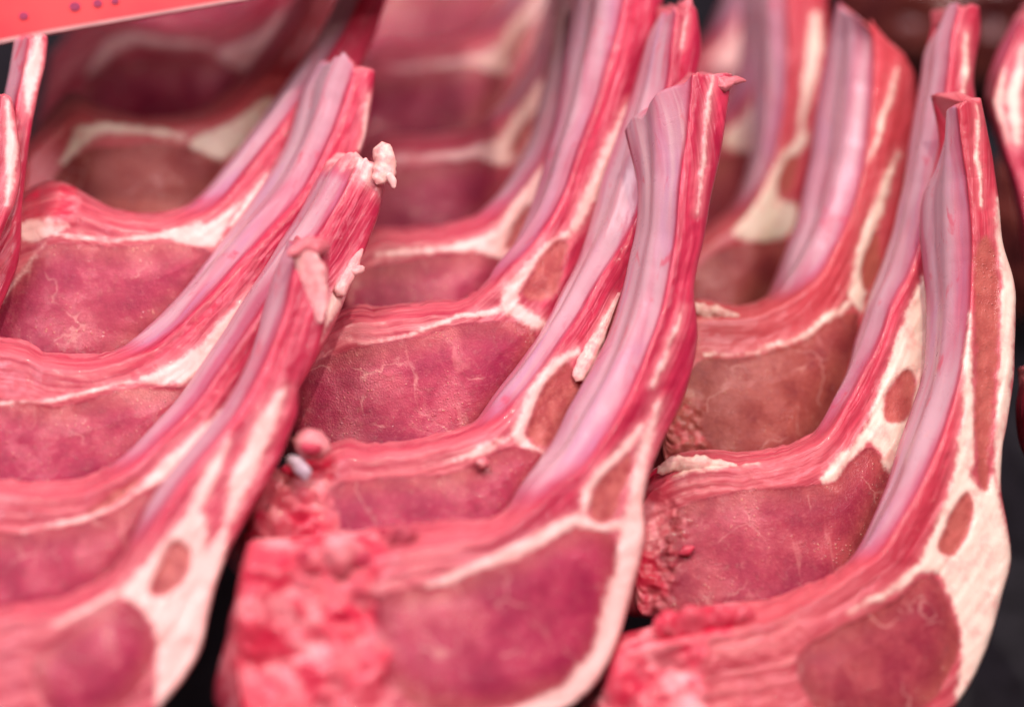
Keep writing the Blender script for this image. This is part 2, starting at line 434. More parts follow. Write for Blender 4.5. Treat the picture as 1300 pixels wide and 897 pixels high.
        mk['fat'][:, nm + nf:nm + nf + ns] = m_fat[:, -1:]; mk['bone'][:, nm + nf:nm + nf + ns] = m_bone[:, -1:]
        edge = sstep(0.30, 0.0, vf)[None] * (1 - rib[:, None]) * 0.35
        mk['pale'] = cat((1 - rib[:, None]) * (0.15 + 0.85 * np.exp(-((vm - 0.35) / 0.22) ** 2))[None], np.maximum(edge, 0.75 * halo), z(ns), z(nb))
        mk['pale'][:, nm:nm + nf] = np.maximum(mk['pale'][:, nm:nm + nf], m_rough * 0.4)
        mk['eye'][:, nm:nm + nf] *= 1 - 0.75 * m_rough * np.clip(0.5 + 1.4 * fbm(pf3, 1 / 8.0, seed + 15, 2), 0, 1)
        mk['foot'] = np.broadcast_to((1 - sstep(tk[foot] - 60, tk[foot] + 60, t))[:, None], (nu, nr)).copy()
        mk['bone'][:, :nm] = m_bone[:, :1] * np.ones((1, nm))
        mk['mem'] *= 1 - mk['bone']
        # soft meeting of skin and rib meat
        k3 = max(3, int(0.1 * nf)); mk['mem'][:, nm:nm + k3] = ribm[:, None] * memtone * np.linspace(0.45, 0.0, k3)[None]
        lw = np.concatenate([np.broadcast_to(vm[None] * wl, (nu, nm)), wl + vf[None] * wid / PXM,
                             wl + wid / PXM + np.broadcast_to(vs[None] * 0.012, (nu, ns)), np.zeros((nu, nb))], 1)
        fl = np.stack([np.broadcast_to((t / PXM)[:, None], (nu, nr)), lw, np.full((nu, nr), seed * 3.1)], -1)
        # ---- ragged sawn tip
        wt = np.clip(1 - np.arange(nu)[::-1] / (12 * quality), 0, 1)[:, None] ** 2
        jg = fbm(ring[-1], 330, seed + 33)[None] * 0.0026 + fbm(ring[-1], 1100, seed + 34)[None] * 0.0009
        ring = ring + (jg * wt * rag)[..., None] * (ring[-1].mean(0) - ring[-4].mean(0)) / (np.linalg.norm(ring[-1].mean(0) - ring[-4].mean(0)) + 1e-9)
        if rimfat:
            wr = np.clip(1.3 - np.arange(nu)[::-1] / rimfat + 0.5 * 0, 0, 1)[:, None]
            mk['fat'] = np.maximum(mk['fat'], np.clip(wr * (0.42 + 0.9 * fbm(ring, 500, seed + 35)), 0, 1)); mk['mem'] = mk['mem'] * (1 - 0.8 * wr); mk['pale'] = np.maximum(mk['pale'], wr)
        # ---- rounded caps at both ends
        def cap(row, dirv, n=4, red=0.0):
            X = ring[row]; c = X.mean(0); out = []
            for i in range(1, n + 1):
                a = i / n * math.pi / 2
                jag = 1 + 0.25 * noise(X * 1.0, 400, seed + 31)[:, None] * math.sin(a)
                out.append(c + (X - c) * max(math.cos(a), 0.03) + dirv * math.sin(a) * jag)
            return out
        Tt = np.gradient(ring.mean(1), axis=0)
        d0 = -Tt[0] / np.linalg.norm(Tt[0]) * 0.002; d1 = Tt[-1] / np.linalg.norm(Tt[-1]) * 0.0006
        c0 = cap(0, d0)[::-1]; c1 = cap(-1, d1)
        V = np.concatenate([np.array(c0), ring, np.array(c1)], 0)
        ext = lambda a: np.concatenate([np.repeat(a[:1], 4, 0), a, np.repeat(a[-1:], 4, 0)], 0)
        mk = {k: ext(a) for k, a in mk.items()}; fl = ext(fl)
        mk['mem'][-4:] *= np.array([0.8, 0.4, 0.1, 0])[:, None]; mk['pale'][-5:] = np.maximum(mk['pale'][-5:], np.array([0.4, 0.7, 0.9, 0.6, 0.3])[:, None])
        mk['mem'][:4] *= 0
        NU = V.shape[0]
        tf = np.full((nu, nr), float(tone)); tf[:, nm:nm + nf] += 0.5 * m_eye * sstep(-38, -2, sde) * (1 - tone); mk['tone'] = ext(tf); mk['cream'] = np.full((NU, nr), cream)
        idx = np.arange(NU * nr).reshape(NU, nr); nx = np.roll(idx, -1, 1)
        Q = np.stack([idx[:-1], nx[:-1], nx[1:], idx[1:]], -1).reshape(-1, 4)
        V = V.reshape(-1, 3); MK = {k: np.ascontiguousarray(a).reshape(-1) for k, a in mk.items()}; fl = fl.reshape(-1, 3)
        N = vnormals(V, Q)
        ctr = V[Q].mean(1)
        if (N[idx[NU // 2, nm + nf // 2]] @ FWD) > 0: Q = Q[:, ::-1]; N = -N
        # ---- thing and parts
        low = V[V[:, 2] < V[:, 2].min() + 0.01].mean(0)
        s.base = np.array([low[0], low[1], V[:, 2].min()])
        s.root = thing('lamb_chop', label, 'lamb chop', s.base, group)
        sc = np.stack([MK['eye'][Q].mean(1), MK['mus'][Q].mean(1), MK['fat'][Q].mean(1), MK['mem'][Q].mean(1) * 1.6, MK['bone'][Q].mean(1),
                       np.full(len(Q), 0.5)], 1)
        lab = sc.argmax(1)
        col = np.broadcast_to(np.arange(nr)[None], (NU - 1, nr)).reshape(-1)
        lab[(col >= nm + nf + ns - 1)] = 6
        rowi = np.arange(len(Q)) // nr
        lab[rowi >= NU - 5] = 7
        comps = pieces(lab.reshape(NU - 1, nr))
        for i, nmn in enumerate(('loin_eye', 'cap_muscle', 'fat_seam', 'silver_skin', 'bone_end', 'rib_meat', 'chop_back', 'rib_tip')):
          for f in [Q[q] for (li, q) in comps if li == i]:
            u, inv = np.unique(f, return_inverse=True)
            mesh_obj(nmn, V[u], inv.reshape(-1, 4), s.root, s.base, FLESH, N[u], {k: MK[k][u] for k in MASKS}, fl[u])
        s.tone, s.cream = tone, cream
        s.zmin = V[:, 2].min()
        CHOPS[key] = s

    def depth(s, P):
        X = (P[..., 0] - s.anchor[0]) / PXM; Y = (s.anchor[1] - P[..., 1]) / PXM
        w_ = 0.007
        sp = w_ * np.log1p(np.exp(np.clip(X / w_, -30, 30))) - w_ * math.log(2)
        return s.D + 0.10 * X + s.yaw * sp + s.lean * Y

    def tube(s, name, pts, lift=0.0, jag=0.25, n=14, nu=22, flat=0.7, parent=True, mat=None, **mask):
        """a small fleshy strand or lump on this chop; pts = (x, y, radius) in picture points on the chop's face, lift in m towards the viewer"""
        k = np.array(pts, float); seg = np.linalg.norm(np.diff(k[:, :2], axis=0), axis=1) + 1e-6
        tk = np.concatenate([[0], np.cumsum(seg)]); t = np.linspace(0, tk[-1], nu)
        K = hermite(k, tk, t)
        c = unproj(K[:, :2], s.depth(K[:, :2]) - lift); r = np.maximum(K[:, 2], 0.3) / PXM
        T = np.gradient(c, axis=0); T /= np.linalg.norm(T, axis=1, keepdims=True) + 1e-12
        S = np.cross(T, FWD); S /= np.linalg.norm(S, axis=1, keepdims=True) + 1e-12
        H = np.cross(S, T)
        a = np.linspace(0, 2 * math.pi, n, endpoint=False)
        V = c[:, None] + r[:, None, None] * (np.cos(a)[None, :, None] * S[:, None] + flat * np.sin(a)[None, :, None] * H[:, None])
        nz = fbm(V, 700, s.seed + 60)[..., None]
        V = V + (V - c[:, None]) * jag * nz * 1.6
        e0 = c[0] - T[0] * r[0] * 0.6; e1 = c[-1] + T[-1] * r[-1] * 0.6
        V = np.concatenate([np.broadcast_to(e0, (1, n, 3)) + (V[:1] - c[0]) * 0.05, e0 * 0.5 + 0.5 * V[:1] , V, e1 * 0.5 + 0.5 * V[-1:], np.broadcast_to(e1, (1, n, 3)) + (V[-1:] - c[-1]) * 0.05], 0)
        NU = V.shape[0]; idx = np.arange(NU * n).reshape(NU, n); nx = np.roll(idx, -1, 1)
        Q = np.stack([idx[:-1], nx[:-1], nx[1:], idx[1:]], -1).reshape(-1, 4)
        V = V.reshape(-1, 3); cnt = len(V)
        MK = {m: np.full(cnt, float(mask.get(m, 0))) for m in MASKS}
        MK['tone'][:] = mask.get('tone', s.tone); MK['cream'][:] = mask.get('cream', s.cream)
        fl = np.stack([np.repeat(np.arange(NU), n) * 0.001, np.tile(np.arange(n), NU) * 0.0006, np.full(cnt, s.seed * 2.2)], -1)
        if parent: return mesh_obj(name, V, Q, s.root, s.base, mat or FLESH, None, MK, fl)
        b = V.mean(0); b[2] = V[:, 2].min()
        o = mesh_obj(name, V, Q, None, b, FLESH, None, MK, fl); o.location = b
        return o

def shift(d, dx, dy, sc=1.0, about=(650, 0)):
    f = lambda p: tuple((np.array(p[:2]) - about) * sc + about + np.array([dx, dy])) + tuple(x * sc for x in p[2:])
    out = dict(d)
    out['st'] = [tuple(f(p) for p in r) for r in d['st']]
    out['anchor'] = f(d['anchor'])
    if d.get('eye'): out['eye'] = [f(p) for p in d['eye']]
    for k in ('mus', 'fat', 'fatpoly', 'bone'):
        if d.get(k): out[k] = [[f(p) for p in q] for q in d[k]]
    return out

GM, GL, GR = 'lamb chops overlapping in the middle row', 'lamb chops overlapping in the left row', 'lamb chops overlapping in the right row'

# ================================================================== middle row
M1 = dict(anchor=(650, 690), foot=7, st=[
    ((322, 684), (318, 712), (318, 930)), ((372, 682), (376, 716), (400, 950)), ((425, 678), (430, 712), (500, 960)), ((472, 670), (480, 700), (590, 950)),
    ((520, 664), (528, 692), (660, 930)), ((575, 659), (580, 686), (720, 900)), ((622, 660), (628, 676), (762, 860)), ((640, 648), (668, 648), (787, 808)),
    ((662, 614), (700, 618), (806, 740)), ((697, 565), (740, 588), (818, 690)), ((725, 512), (772, 545), (818, 630)), ((750, 467), (797, 500), (838, 568)),
    ((772, 425), (818, 450), (868, 505)), ((788, 375), (838, 395), (886, 430)), ((798, 330), (850, 340), (882, 364)), ((808, 285), (857, 290), (895, 298)),
    ((809, 240), (862, 232), (908, 225)), ((803, 205), (870, 170), (919, 172)), ((793, 170), (877, 96), (930, 96))],
    eye=[(480, 830), (478, 760), (540, 742), (600, 728), (655, 706), (700, 680), (735, 668), (765, 672), (784, 692), (789, 722), (776, 770), (760, 830), (710, 880), (600, 905), (520, 890)],
    mus=[[(752, 659), (754, 624), (766, 603), (787, 586), (799, 576), (802, 593), (789, 624), (777, 659)]],
    fat=[[(545, 742, 3), (600, 722, 5), (655, 700, 7), (700, 675, 7), (730, 660, 8), (765, 664, 8), (800, 668, 10)],
         [(742, 662, 6), (746, 624, 7), (762, 600, 7), (790, 574, 6), (815, 540, 5)],
         [(835, 510, 5), (820, 560, 6), (810, 614, 9), (802, 670, 16), (797, 720, 15), (783, 770, 15), (765, 830, 14), (720, 885, 14), (600, 925, 14)],
         [(905, 95, 4), (897, 150, 3.5), (893, 200, 3), (885, 270, 2.5)], [(868, 390, 2), (850, 440, 4), (828, 490, 5)]],
    bone=[[(300, 660), (370, 670), (430, 665), (480, 665), (490, 700), (470, 740), (480, 790), (490, 860), (470, 980), (290, 980)]])
Chop('M1', 'front chop of the middle row with the tallest sharp lilac rib and lumpy backbone end', GM, D=F - 0.036, seed=1, rag=0.5, **M1)

M2 = dict(anchor=(620, 548), foot=7, st=[
    ((338, 605), (336, 630), (330, 740)), ((385, 578), (388, 602), (400, 750)), ((437, 557), (437, 578), (480, 750)), ((465, 564), (468, 580), (530, 750)),
    ((507, 561), (510, 575), (580, 745)), ((541, 555), (545, 569), (620, 740)), ((576, 548), (582, 560), (660, 720)), ((600, 538), (617, 543), (690, 700)),
    ((628, 499), (645, 516), (715, 650)), ((662, 454), (675, 482), (740, 610)), ((690, 415), (702, 444), (770, 560)), ((710, 375), (730, 402), (800, 500)),
    ((731, 335), (758, 355), (820, 430)), ((748, 285), (785, 315), (835, 350)), ((765, 225), (808, 268), (850, 270)), ((785, 166), (826, 190), (868, 180)),
    ((806, 104), (846, 104), (884, 95)), ((824, 45), (853, 40), (890, 55)), ((836, 28), (857, 16), (884, 8))],
    eye=[(405, 640), (420, 618), (480, 606), (560, 602), (600, 590), (650, 566), (692, 580), (676, 620), (650, 680), (560, 740), (420, 740)],
    mus=[[(725, 462), (739, 488), (745, 500), (730, 522), (712, 548), (690, 568), (671, 553), (677, 520), (692, 490), (708, 472)]],
    fat=[[(732, 448, 8), (704, 466, 9), (682, 496, 10), (667, 532, 9), (657, 552, 8), (693, 576, 6)], [(655, 555, 6), (630, 563, 6), (600, 578, 5), (560, 592, 2.5)],
         [(781, 381, 3), (768, 410, 5), (756, 433, 6), (740, 466, 8)], [(870, 20, 2), (866, 60, 2)]],
    bone=[[(320, 600), (370, 580), (420, 585), (415, 640), (425, 680), (410, 780), (300, 780)]])
Chop('M2', 'second chop of the middle row with pale rimmed oval muscle and a round red nub', GM, D=F - 0.0145, seed=2, **M2)

M3 = dict(anchor=(628, 380), foot=5, st=[
    ((395, 425), (395, 440), (380, 580)), ((441, 391), (441, 409), (440, 590)), ((489, 390), (489, 404), (510, 590)), ((541, 384), (541, 398), (570, 590)),
    ((586, 380), (588, 391), (620, 585)), ((612, 370), (624, 364), (655, 560)), ((628, 350), (641, 343), (690, 520)), ((645, 322), (669, 312), (710, 450)),
    ((665, 285), (697, 277), (730, 390)), ((682, 240), (718, 235), (755, 330)), ((695, 190), (735, 185), (775, 275)), ((707, 140), (753, 138), (795, 210)),
    ((715, 90), (768, 85), (815, 140)), ((722, 40), (781, 40), (830, 70)), ((728, -10), (792, -10), (842, 0)), ((733, -60), (800, -60), (850, -60))],
    eye=[(375, 520), (390, 465), (455, 440), (517, 430), (586, 410), (650, 408), (682, 416), (670, 455), (645, 500), (610, 545), (560, 600), (430, 600), (375, 570)],
    mus=[[(707, 305), (721, 312), (716, 336), (705, 371), (683, 381), (662, 374), (676, 347), (693, 322)]],
    fat=[[(797, 130, 4), (773, 190, 7), (752, 242, 9), (728, 290, 10)], [(722, 297, 8), (697, 313, 6), (672, 342, 7), (650, 368, 9), (645, 388, 10), (680, 408, 8), (695, 412, 7)],
         [(640, 392, 8), (607, 398, 3), (586, 400, 2.5), (558, 410, 2.2), (517, 427, 2), (455, 437, 1.8)]])
Chop('M3', 'third chop of the middle row with broad sharp red eye and thin pale line', GM, D=F + 0.007, seed=3, **M3)

M4 = dict(anchor=(630, 262), foot=4, st=[
    ((440, 325), (440, 340), (440, 470)), ((475, 292), (475, 308), (480, 470)), ((520, 290), (522, 305), (540, 470)), ((565, 286), (570, 300), (600, 460)),
    ((600, 275), (612, 285), (640, 420)), ((628, 252), (645, 258), (665, 380)), ((650, 222), (672, 225), (690, 320)), ((670, 180), (695, 185), (712, 260)),
    ((684, 130), (710, 135), (728, 200)), ((694, 80), (722, 80), (742, 130)), ((702, 20), (732, 20), (755, 50)), ((708, -40), (740, -40), (765, -20))],
    eye=[(430, 355), (500, 334), (570, 322), (610, 320), (630, 327), (642, 340), (625, 375), (595, 410), (540, 450), (430, 450)],
    mus=[[(662, 272), (676, 262), (669, 290), (651, 312), (641, 310)]],
    fat=[[(480, 322, 2), (572, 316, 4), (615, 308, 7), (640, 292, 8)]],
    fatpoly=[[(600, 314), (628, 298), (650, 262), (690, 210), (702, 215), (672, 280), (648, 322), (632, 328)]])
Chop('M4', 'fourth chop of the middle row, blurred, below two softer chops', GM, D=F + 0.036, seed=4, quality=0.7, **M4)
Chop('M5', 'blurred fifth chop of the middle row with dull red eye over a pale line', GM, D=F + 0.064, seed=5, quality=0.6, **shift(M4, 6, -112, 0.98))
Chop('M6', 'blurred sixth chop of the middle row with dark plum eye and white fat spot', GM, D=F + 0.098, seed=6, quality=0.5, **shift(M4, 0, -222, 0.96))
Chop('M7', 'bright pink blurred chop at the far end of the middle row', GM, D=F + 0.165, seed=7, quality=0.5, **shift(M4, 0, -322, 0.94))

# ================================================================== left row
L1 = dict(anchor=(110, 770), foot=5, st=[
    ((-60, 785), (-60, 800), (-60, 950)), ((0, 772), (0, 786), (10, 960)), ((69, 762), (72, 775), (80, 960)), ((114, 745), (124, 756), (150, 940)),
    ((145, 725), (155, 729), (200, 900)), ((166, 693), (178, 690), (240, 850)), ((187, 648), (203, 650), (258, 812)), ((208, 614), (230, 612), (271, 750)),
    ((235, 579), (258, 577), (290, 700)), ((263, 545), (282, 547), (318, 650)), ((283, 528), (303, 516), (352, 588)), ((305, 490), (325, 476), (376, 528)),
    ((322, 440), (347, 430), (382, 490)), ((332, 398), (362, 385), (402, 452)), ((346, 352), (370, 348), (414, 400)), ((362, 320), (380, 314), (419, 318))],
    eye=[(40, 850), (80, 806), (121, 778), (156, 761), (180, 780), (196, 812), (190, 850), (150, 900), (80, 920)],
    mus=[[(221, 686), (239, 697), (242, 718), (228, 742), (208, 756), (189, 752), (201, 718)]],
    fat=[[(362, 490, 5), (346, 520, 9), (325, 565, 11), (306, 610, 12), (288, 662, 12)], [(290, 560, 5), (268, 605, 9), (245, 650, 13)], [(150, 752, 6), (110, 772, 5), (70, 795, 5)]],
    fatpoly=[[(150, 752), (185, 716), (222, 670), (250, 645), (262, 660), (262, 700), (270, 690), (290, 660), (282, 720), (268, 765), (255, 830), (200, 900), (200, 810), (180, 772)]])
Chop('L1', 'front chop of the left row with white fat streaks beside the black gap', GL, D=F - 0.048, yaw=0.38, seed=11, **L1)

L2 = dict(anchor=(150, 600), foot=4, st=[
    ((-60, 612), (-60, 626), (-60, 790)), ((0, 610), (0, 626), (0, 790)), ((52, 614), (54, 628), (70, 790)), ((104, 609), (108, 622), (140, 780)),
    ((138, 593), (146, 604), (190, 750)), ((166, 570), (178, 580), (230, 710)), ((194, 541), (206, 552), (270, 660)), ((225, 508), (240, 518), (300, 610)),
    ((255, 464), (273, 474), (335, 560)), ((285, 418), (305, 428), (370, 510)), ((311, 378), (332, 386), (400, 460)), ((335, 340), (362, 345), (425, 412)),
    ((360, 300), (395, 305), (445, 360)), ((385, 260), (422, 265), (468, 305)), ((402, 228), (440, 232), (483, 262)), ((413, 210), (455, 205), (490, 215))],
    eye=[(-60, 680), (30, 676), (104, 664), (166, 636), (205, 608), (215, 625), (190, 680), (160, 740), (60, 790), (-60, 790)],
    mus=[[(110, 652), (138, 628), (175, 606), (172, 618), (150, 636)]],
    fat=[[(300, 505, 5), (250, 560, 9), (212, 594, 10), (172, 624, 8)], [(172, 628, 5), (104, 660, 3.5), (30, 674, 3)], [(458, 330, 5), (446, 345, 7), (426, 383, 8), (405, 430, 7)]])
Chop('L2', 'second chop of the left row whose rib tip carries a white bone chip', GL, D=F - 0.027, yaw=0.38, seed=12, rimfat=11, **L2)

L3 = dict(anchor=(165, 440), foot=5, st=[
    ((-60, 425), (-60, 440), (-60, 640)), ((0, 428), (0, 446), (0, 640)), ((28, 432), (30, 452), (50, 640)), ((55, 447), (58, 464), (90, 635)),
    ((110, 452), (114, 466), (150, 620)), ((148, 446), (158, 454), (200, 590)), ((170, 430), (194, 437), (240, 540)), ((194, 409), (222, 415), (270, 495)),
    ((228, 374), (262, 375), (305, 440)), ((263, 329), (303, 330), (340, 390)), ((297, 285), (340, 290), (375, 335)), ((332, 235), (380, 245), (415, 285)),
    ((358, 190), (407, 195), (440, 235)), ((376, 140), (427, 150), (462, 180)), ((384, 112), (440, 112), (473, 125)), ((402, 82), (450, 84), (476, 92))],
    eye=[(-60, 510), (69, 515), (130, 500), (180, 490), (225, 492), (248, 492), (225, 540), (180, 590), (110, 640), (-60, 640)],
    fat=[[(185, 481, 4), (121, 494, 3), (69, 508, 2.5), (-20, 514, 2.5)], [(467, 120, 4), (464, 165, 4), (455, 190, 3)]],
    fatpoly=[[(322, 368), (300, 390), (249, 443), (208, 466), (175, 481), (225, 488), (245, 482), (280, 455), (312, 410)]])
Chop('L3', 'third chop of the left row with grainy red eye and broad white fat wedge', GL, D=F - 0.007, yaw=0.38, seed=13, **L3)

L4 = dict(anchor=(240, 265), foot=6, st=[
    ((-20, 285), (-20, 300), (-40, 470)), ((25, 250), (20, 280), (10, 470)), ((60, 230), (60, 268), (60, 470)), ((95, 238), (97, 268), (110, 470)),
    ((135, 262), (138, 282), (160, 470)), ((190, 272), (195, 288), (220, 440)), ((235, 262), (243, 275), (265, 400)), ((262, 240), (278, 253), (300, 350)),
    ((295, 200), (312, 213), (335, 300)), ((330, 152), (350, 165), (375, 250)), ((362, 108), (385, 117), (412, 190)), ((395, 60), (420, 66), (448, 110)),
    ((425, 5), (450, 10), (478, 40)), ((445, -40), (470, -40), (495, -20))],
    eye=[(-40, 420), (0, 380), (58, 312), (140, 312), (220, 308), (262, 316), (268, 332), (245, 370), (205, 410), (170, 440), (120, 480), (-40, 480)],
    fat=[[(222, 300, 6), (140, 304, 3), (70, 298, 6)], [(58, 308, 4), (25, 350, 3.5), (0, 385, 3)], [(338, 225, 5), (318, 255, 7), (295, 285, 9)]],
    fatpoly=[[(308, 255), (290, 280), (272, 312), (225, 306), (210, 294), (262, 282)], [(25, 285), (60, 275), (85, 285), (60, 300), (30, 305)]], bone=[[(0, 250), (60, 215), (100, 235), (90, 268), (40, 275), (5, 285)]])
Chop('L4', 'fourth chop of the left row with pale backbone end and smooth pink eye', GL, D=F + 0.017, yaw=0.45, seed=14, quality=0.8, tone=0.1, **L4)

L5 = dict(anchor=(250, 145), foot=5, st=[
    ((40, 175), (40, 195), (30, 320)), ((88, 118), (90, 145), (90, 320)), ((120, 132), (122, 150), (140, 320)), ((165, 148), (168, 160), (190, 310)),
    ((220, 150), (225, 160), (240, 290)), ((262, 136), (275, 146), (290, 240)), ((298, 105), (315, 115), (335, 190)), ((330, 65), (350, 75), (372, 140)),
    ((360, 20), (382, 30), (405, 90)), ((385, -30), (405, -25), (430, 30)), ((405, -80), (425, -75), (450, -30))],
    eye=[(70, 225), (100, 196), (160, 184), (240, 186), (280, 198), (278, 225), (240, 270), (150, 290), (70, 280)],
    fat=[[(80, 205, 10), (105, 172, 10), (140, 160, 6), (230, 172, 8)]],
    fatpoly=[[(240, 180), (290, 160), (335, 125), (345, 140), (310, 185), (280, 202)]])
Chop('L5', 'blurred fifth chop of the left row with brownish eye and yellowish fat', GL, D=F + 0.050, seed=15, quality=0.6, tone=1.0, cream=1.0, memtone=0.4, **L5)
Chop('L6', 'blurred sixth chop of the left row with deep maroon eye below the red sign', GL, D=F + 0.088, seed=16, quality=0.5, tone=0.2, memtone=0.3, **shift(L5, 34, -112))
Chop('L7', 'blurred farthest chop of the left row behind the red sign', GL, D=F + 0.16, seed=17, quality=0.5, memtone=0.6, **shift(L5, 72, -225))

# ================================================================== right row
R1 = dict(anchor=(1080, 716), foot=7, st=[
    ((790, 806), (790, 824), (780, 960)), ((845, 788), (850, 812), (850, 960)), ((895, 768), (900, 800), (920, 960)), ((937, 763), (940, 793), (980, 960)),
    ((975, 760), (980, 784), (1060, 950)), ((1016, 746), (1022, 763), (1140, 940)), ((1052, 735), (1060, 742), (1210, 900)), ((1075, 716), (1092, 718), (1250, 830)),
    ((1092, 690), (1116, 698), (1272, 759)), ((1113, 645), (1140, 662), (1284, 711)), ((1127, 607), (1164, 620), (1279, 666)), ((1141, 562), (1185, 575), (1271, 621)),
    ((1156, 520), (1203, 528), (1272, 572)), ((1170, 475), (1216, 480), (1279, 531)), ((1175, 430), (1226, 426), (1287, 470)), ((1175, 385), (1231, 370), (1290, 400)),
    ((1171, 340), (1232, 325), (1286, 350)), ((1168, 300), (1231, 280), (1272, 300)), ((1171, 250), (1226, 225), (1267, 250)), ((1188, 215), (1219, 180), (1258, 190)),
    ((1207, 160), (1214, 137), (1246, 126))],
    eye=[(1010, 840), (1050, 805), (1090, 784), (1135, 762), (1168, 736), (1190, 736), (1208, 775), (1216, 830), (1170, 900), (1050, 910)],
    mus=[[(1227, 624), (1236, 638), (1231, 673), (1213, 704), (1194, 700), (1196, 676), (1213, 642)], [(1236, 330), (1254, 300), (1264, 330), (1268, 400), (1264, 480), (1256, 560), (1253, 622), (1242, 600), (1238, 520), (1240, 430)]],
    fat=[[(1231, 400, 2), (1229, 460, 4), (1230, 545, 8), (1222, 600, 11), (1200, 660, 10)], [(1267, 250, 2), (1272, 300, 5), (1280, 345, 9), (1281, 400, 9), (1278, 470, 9), (1271, 540, 8), (1266, 620, 8)],
         [(1180, 712, 9), (1160, 728, 6), (1127, 752, 5), (1075, 775, 4)], [(1241, 135, 3), (1240, 200, 3), (1247, 260, 2)]],
    fatpoly=[[(1222, 598), (1190, 660), (1168, 722), (1192, 728), (1212, 770), (1222, 830), (1215, 900), (1262, 830), (1280, 740), (1284, 700), (1268, 640), (1262, 600), (1245, 620)]],
    bone=[[(780, 800), (830, 785), (890, 765), (935, 765), (925, 800), (900, 830), (880, 980), (770, 980)]])
Chop('R1', 'front chop of the right row with wide cream fat edge against dark tray', GR, D=F - 0.024, seed=21, tone=0.5, cream=0.6, yaw=0.5, rag=0.35, **R1)

R2 = dict(anchor=(1050, 560), foot=6, st=[
    ((832, 594), (832, 618), (815, 780)), ((860, 576), (862, 600), (870, 790)), ((902, 572), (904, 592), (930, 800)), ((937, 576), (941, 590), (990, 800)),
    ((982, 571), (986, 582), (1040, 790)), ((1013, 562), (1018, 570), (1080, 770)), ((1036, 548), (1046, 553), (1110, 740)), ((1058, 510), (1074, 508), (1140, 700)),
    ((1075, 475), (1094, 472), (1165, 640)), ((1085, 433), (1115, 430), (1190, 580)), ((1099, 392), (1131, 385), (1210, 510)), ((1113, 350), (1151, 348), (1225, 430)),
    ((1127, 312), (1166, 308), (1235, 360)), ((1139, 270), (1174, 265), (1240, 290)), ((1150, 210), (1188, 198), (1243, 220)), ((1158, 156), (1196, 140), (1240, 150)),
    ((1168, 104), (1203, 87), (1236, 95)), ((1173, 68), (1208, 45), (1244, 45)), ((1190, 42), (1216, 12), (1242, 12))],
    eye=[(820, 760), (838, 700), (860, 645), (930, 625), (1000, 618), (1040, 614), (1062, 606), (1098, 568), (1117, 576), (1128, 602), (1116, 645), (1095, 692), (1080, 730), (1040, 790), (820, 800)],
    mus=[[(1151, 468), (1162, 485), (1158, 509), (1148, 533), (1127, 535), (1123, 509), (1134, 485)]],
    fat=[[(845, 600, 9), (870, 590, 10), (910, 586, 7), (960, 586, 3)], [(1226, 40, 3), (1226, 87, 4), (1222, 120, 3)]],
    fatpoly=[[(1174, 350), (1141, 423), (1127, 468), (1110, 509), (1103, 537), (1085, 560), (1066, 580), (1043, 608), (1060, 609), (1099, 562), (1117, 572), (1130, 600), (1150, 545), (1170, 500), (1182, 468), (1180, 400)]],
    bone=[[(815, 600), (850, 610), (850, 660), (830, 700), (840, 790), (800, 800)]])
Chop('R2', 'second chop of the right row with dark oval muscle inside cream fat', GR, D=F - 0.002, seed=22, rough=[[(815, 800), (832, 690), (852, 640), (872, 660), (858, 720), (850, 800)]], tone=0.3, cream=0.65, yaw=0.5, **R2)

R3 = dict(anchor=(985, 384), foot=4, st=[
    ((862, 395), (862, 412), (850, 600)), ((885, 380), (886, 404), (890, 600)), ((919, 388), (921, 403), (950, 600)), ((950, 388), (955, 400), (1000, 590)),
    ((971, 378), (990, 385), (1040, 570)), ((980, 360), (1012, 370), (1065, 530)), ((995, 322), (1040, 345), (1090, 480)), ((1008, 290), (1062, 308), (1110, 430)),
    ((1016, 260), (1080, 270), (1128, 370)), ((1027, 208), (1094, 215), (1145, 310)), ((1035, 150), (1103, 155), (1158, 240)), ((1043, 100), (1107, 100), (1166, 160)),
    ((1052, 50), (1106, 50), (1164, 100)), ((1062, 0), (1092, 22), (1150, 72))],
    eye=[(845, 560), (862, 500), (885, 458), (920, 454), (954, 452), (1016, 434), (1046, 412), (1068, 400), (1090, 402), (1082, 455), (1062, 505), (1040, 550), (1000, 600), (850, 610)],
    mus=[[(1113, 295), (1118, 329), (1107, 360), (1096, 364), (1092, 343), (1103, 312)]],
    fat=[[(1137, 87, 4), (1128, 130, 4), (1112, 180, 4), (1102, 205, 3)], [(1140, 195, 6), (1122, 242, 6), (1106, 285, 7), (1092, 335, 8), (1088, 372, 11), (1092, 392, 9)], [(1080, 385, 9), (1048, 405, 6), (1016, 428, 4), (954, 448, 2.5), (895, 450, 4)], [(885, 392, 7), (910, 396, 5)]])
Chop('R3', 'third chop of the right row with brown marbled eye between taller ribs', GR, D=F + 0.020, seed=23, rough=[[(840, 575), (858, 520), (880, 505), (890, 540), (898, 580)]], tone=0.95, cream=0.7, **R3)

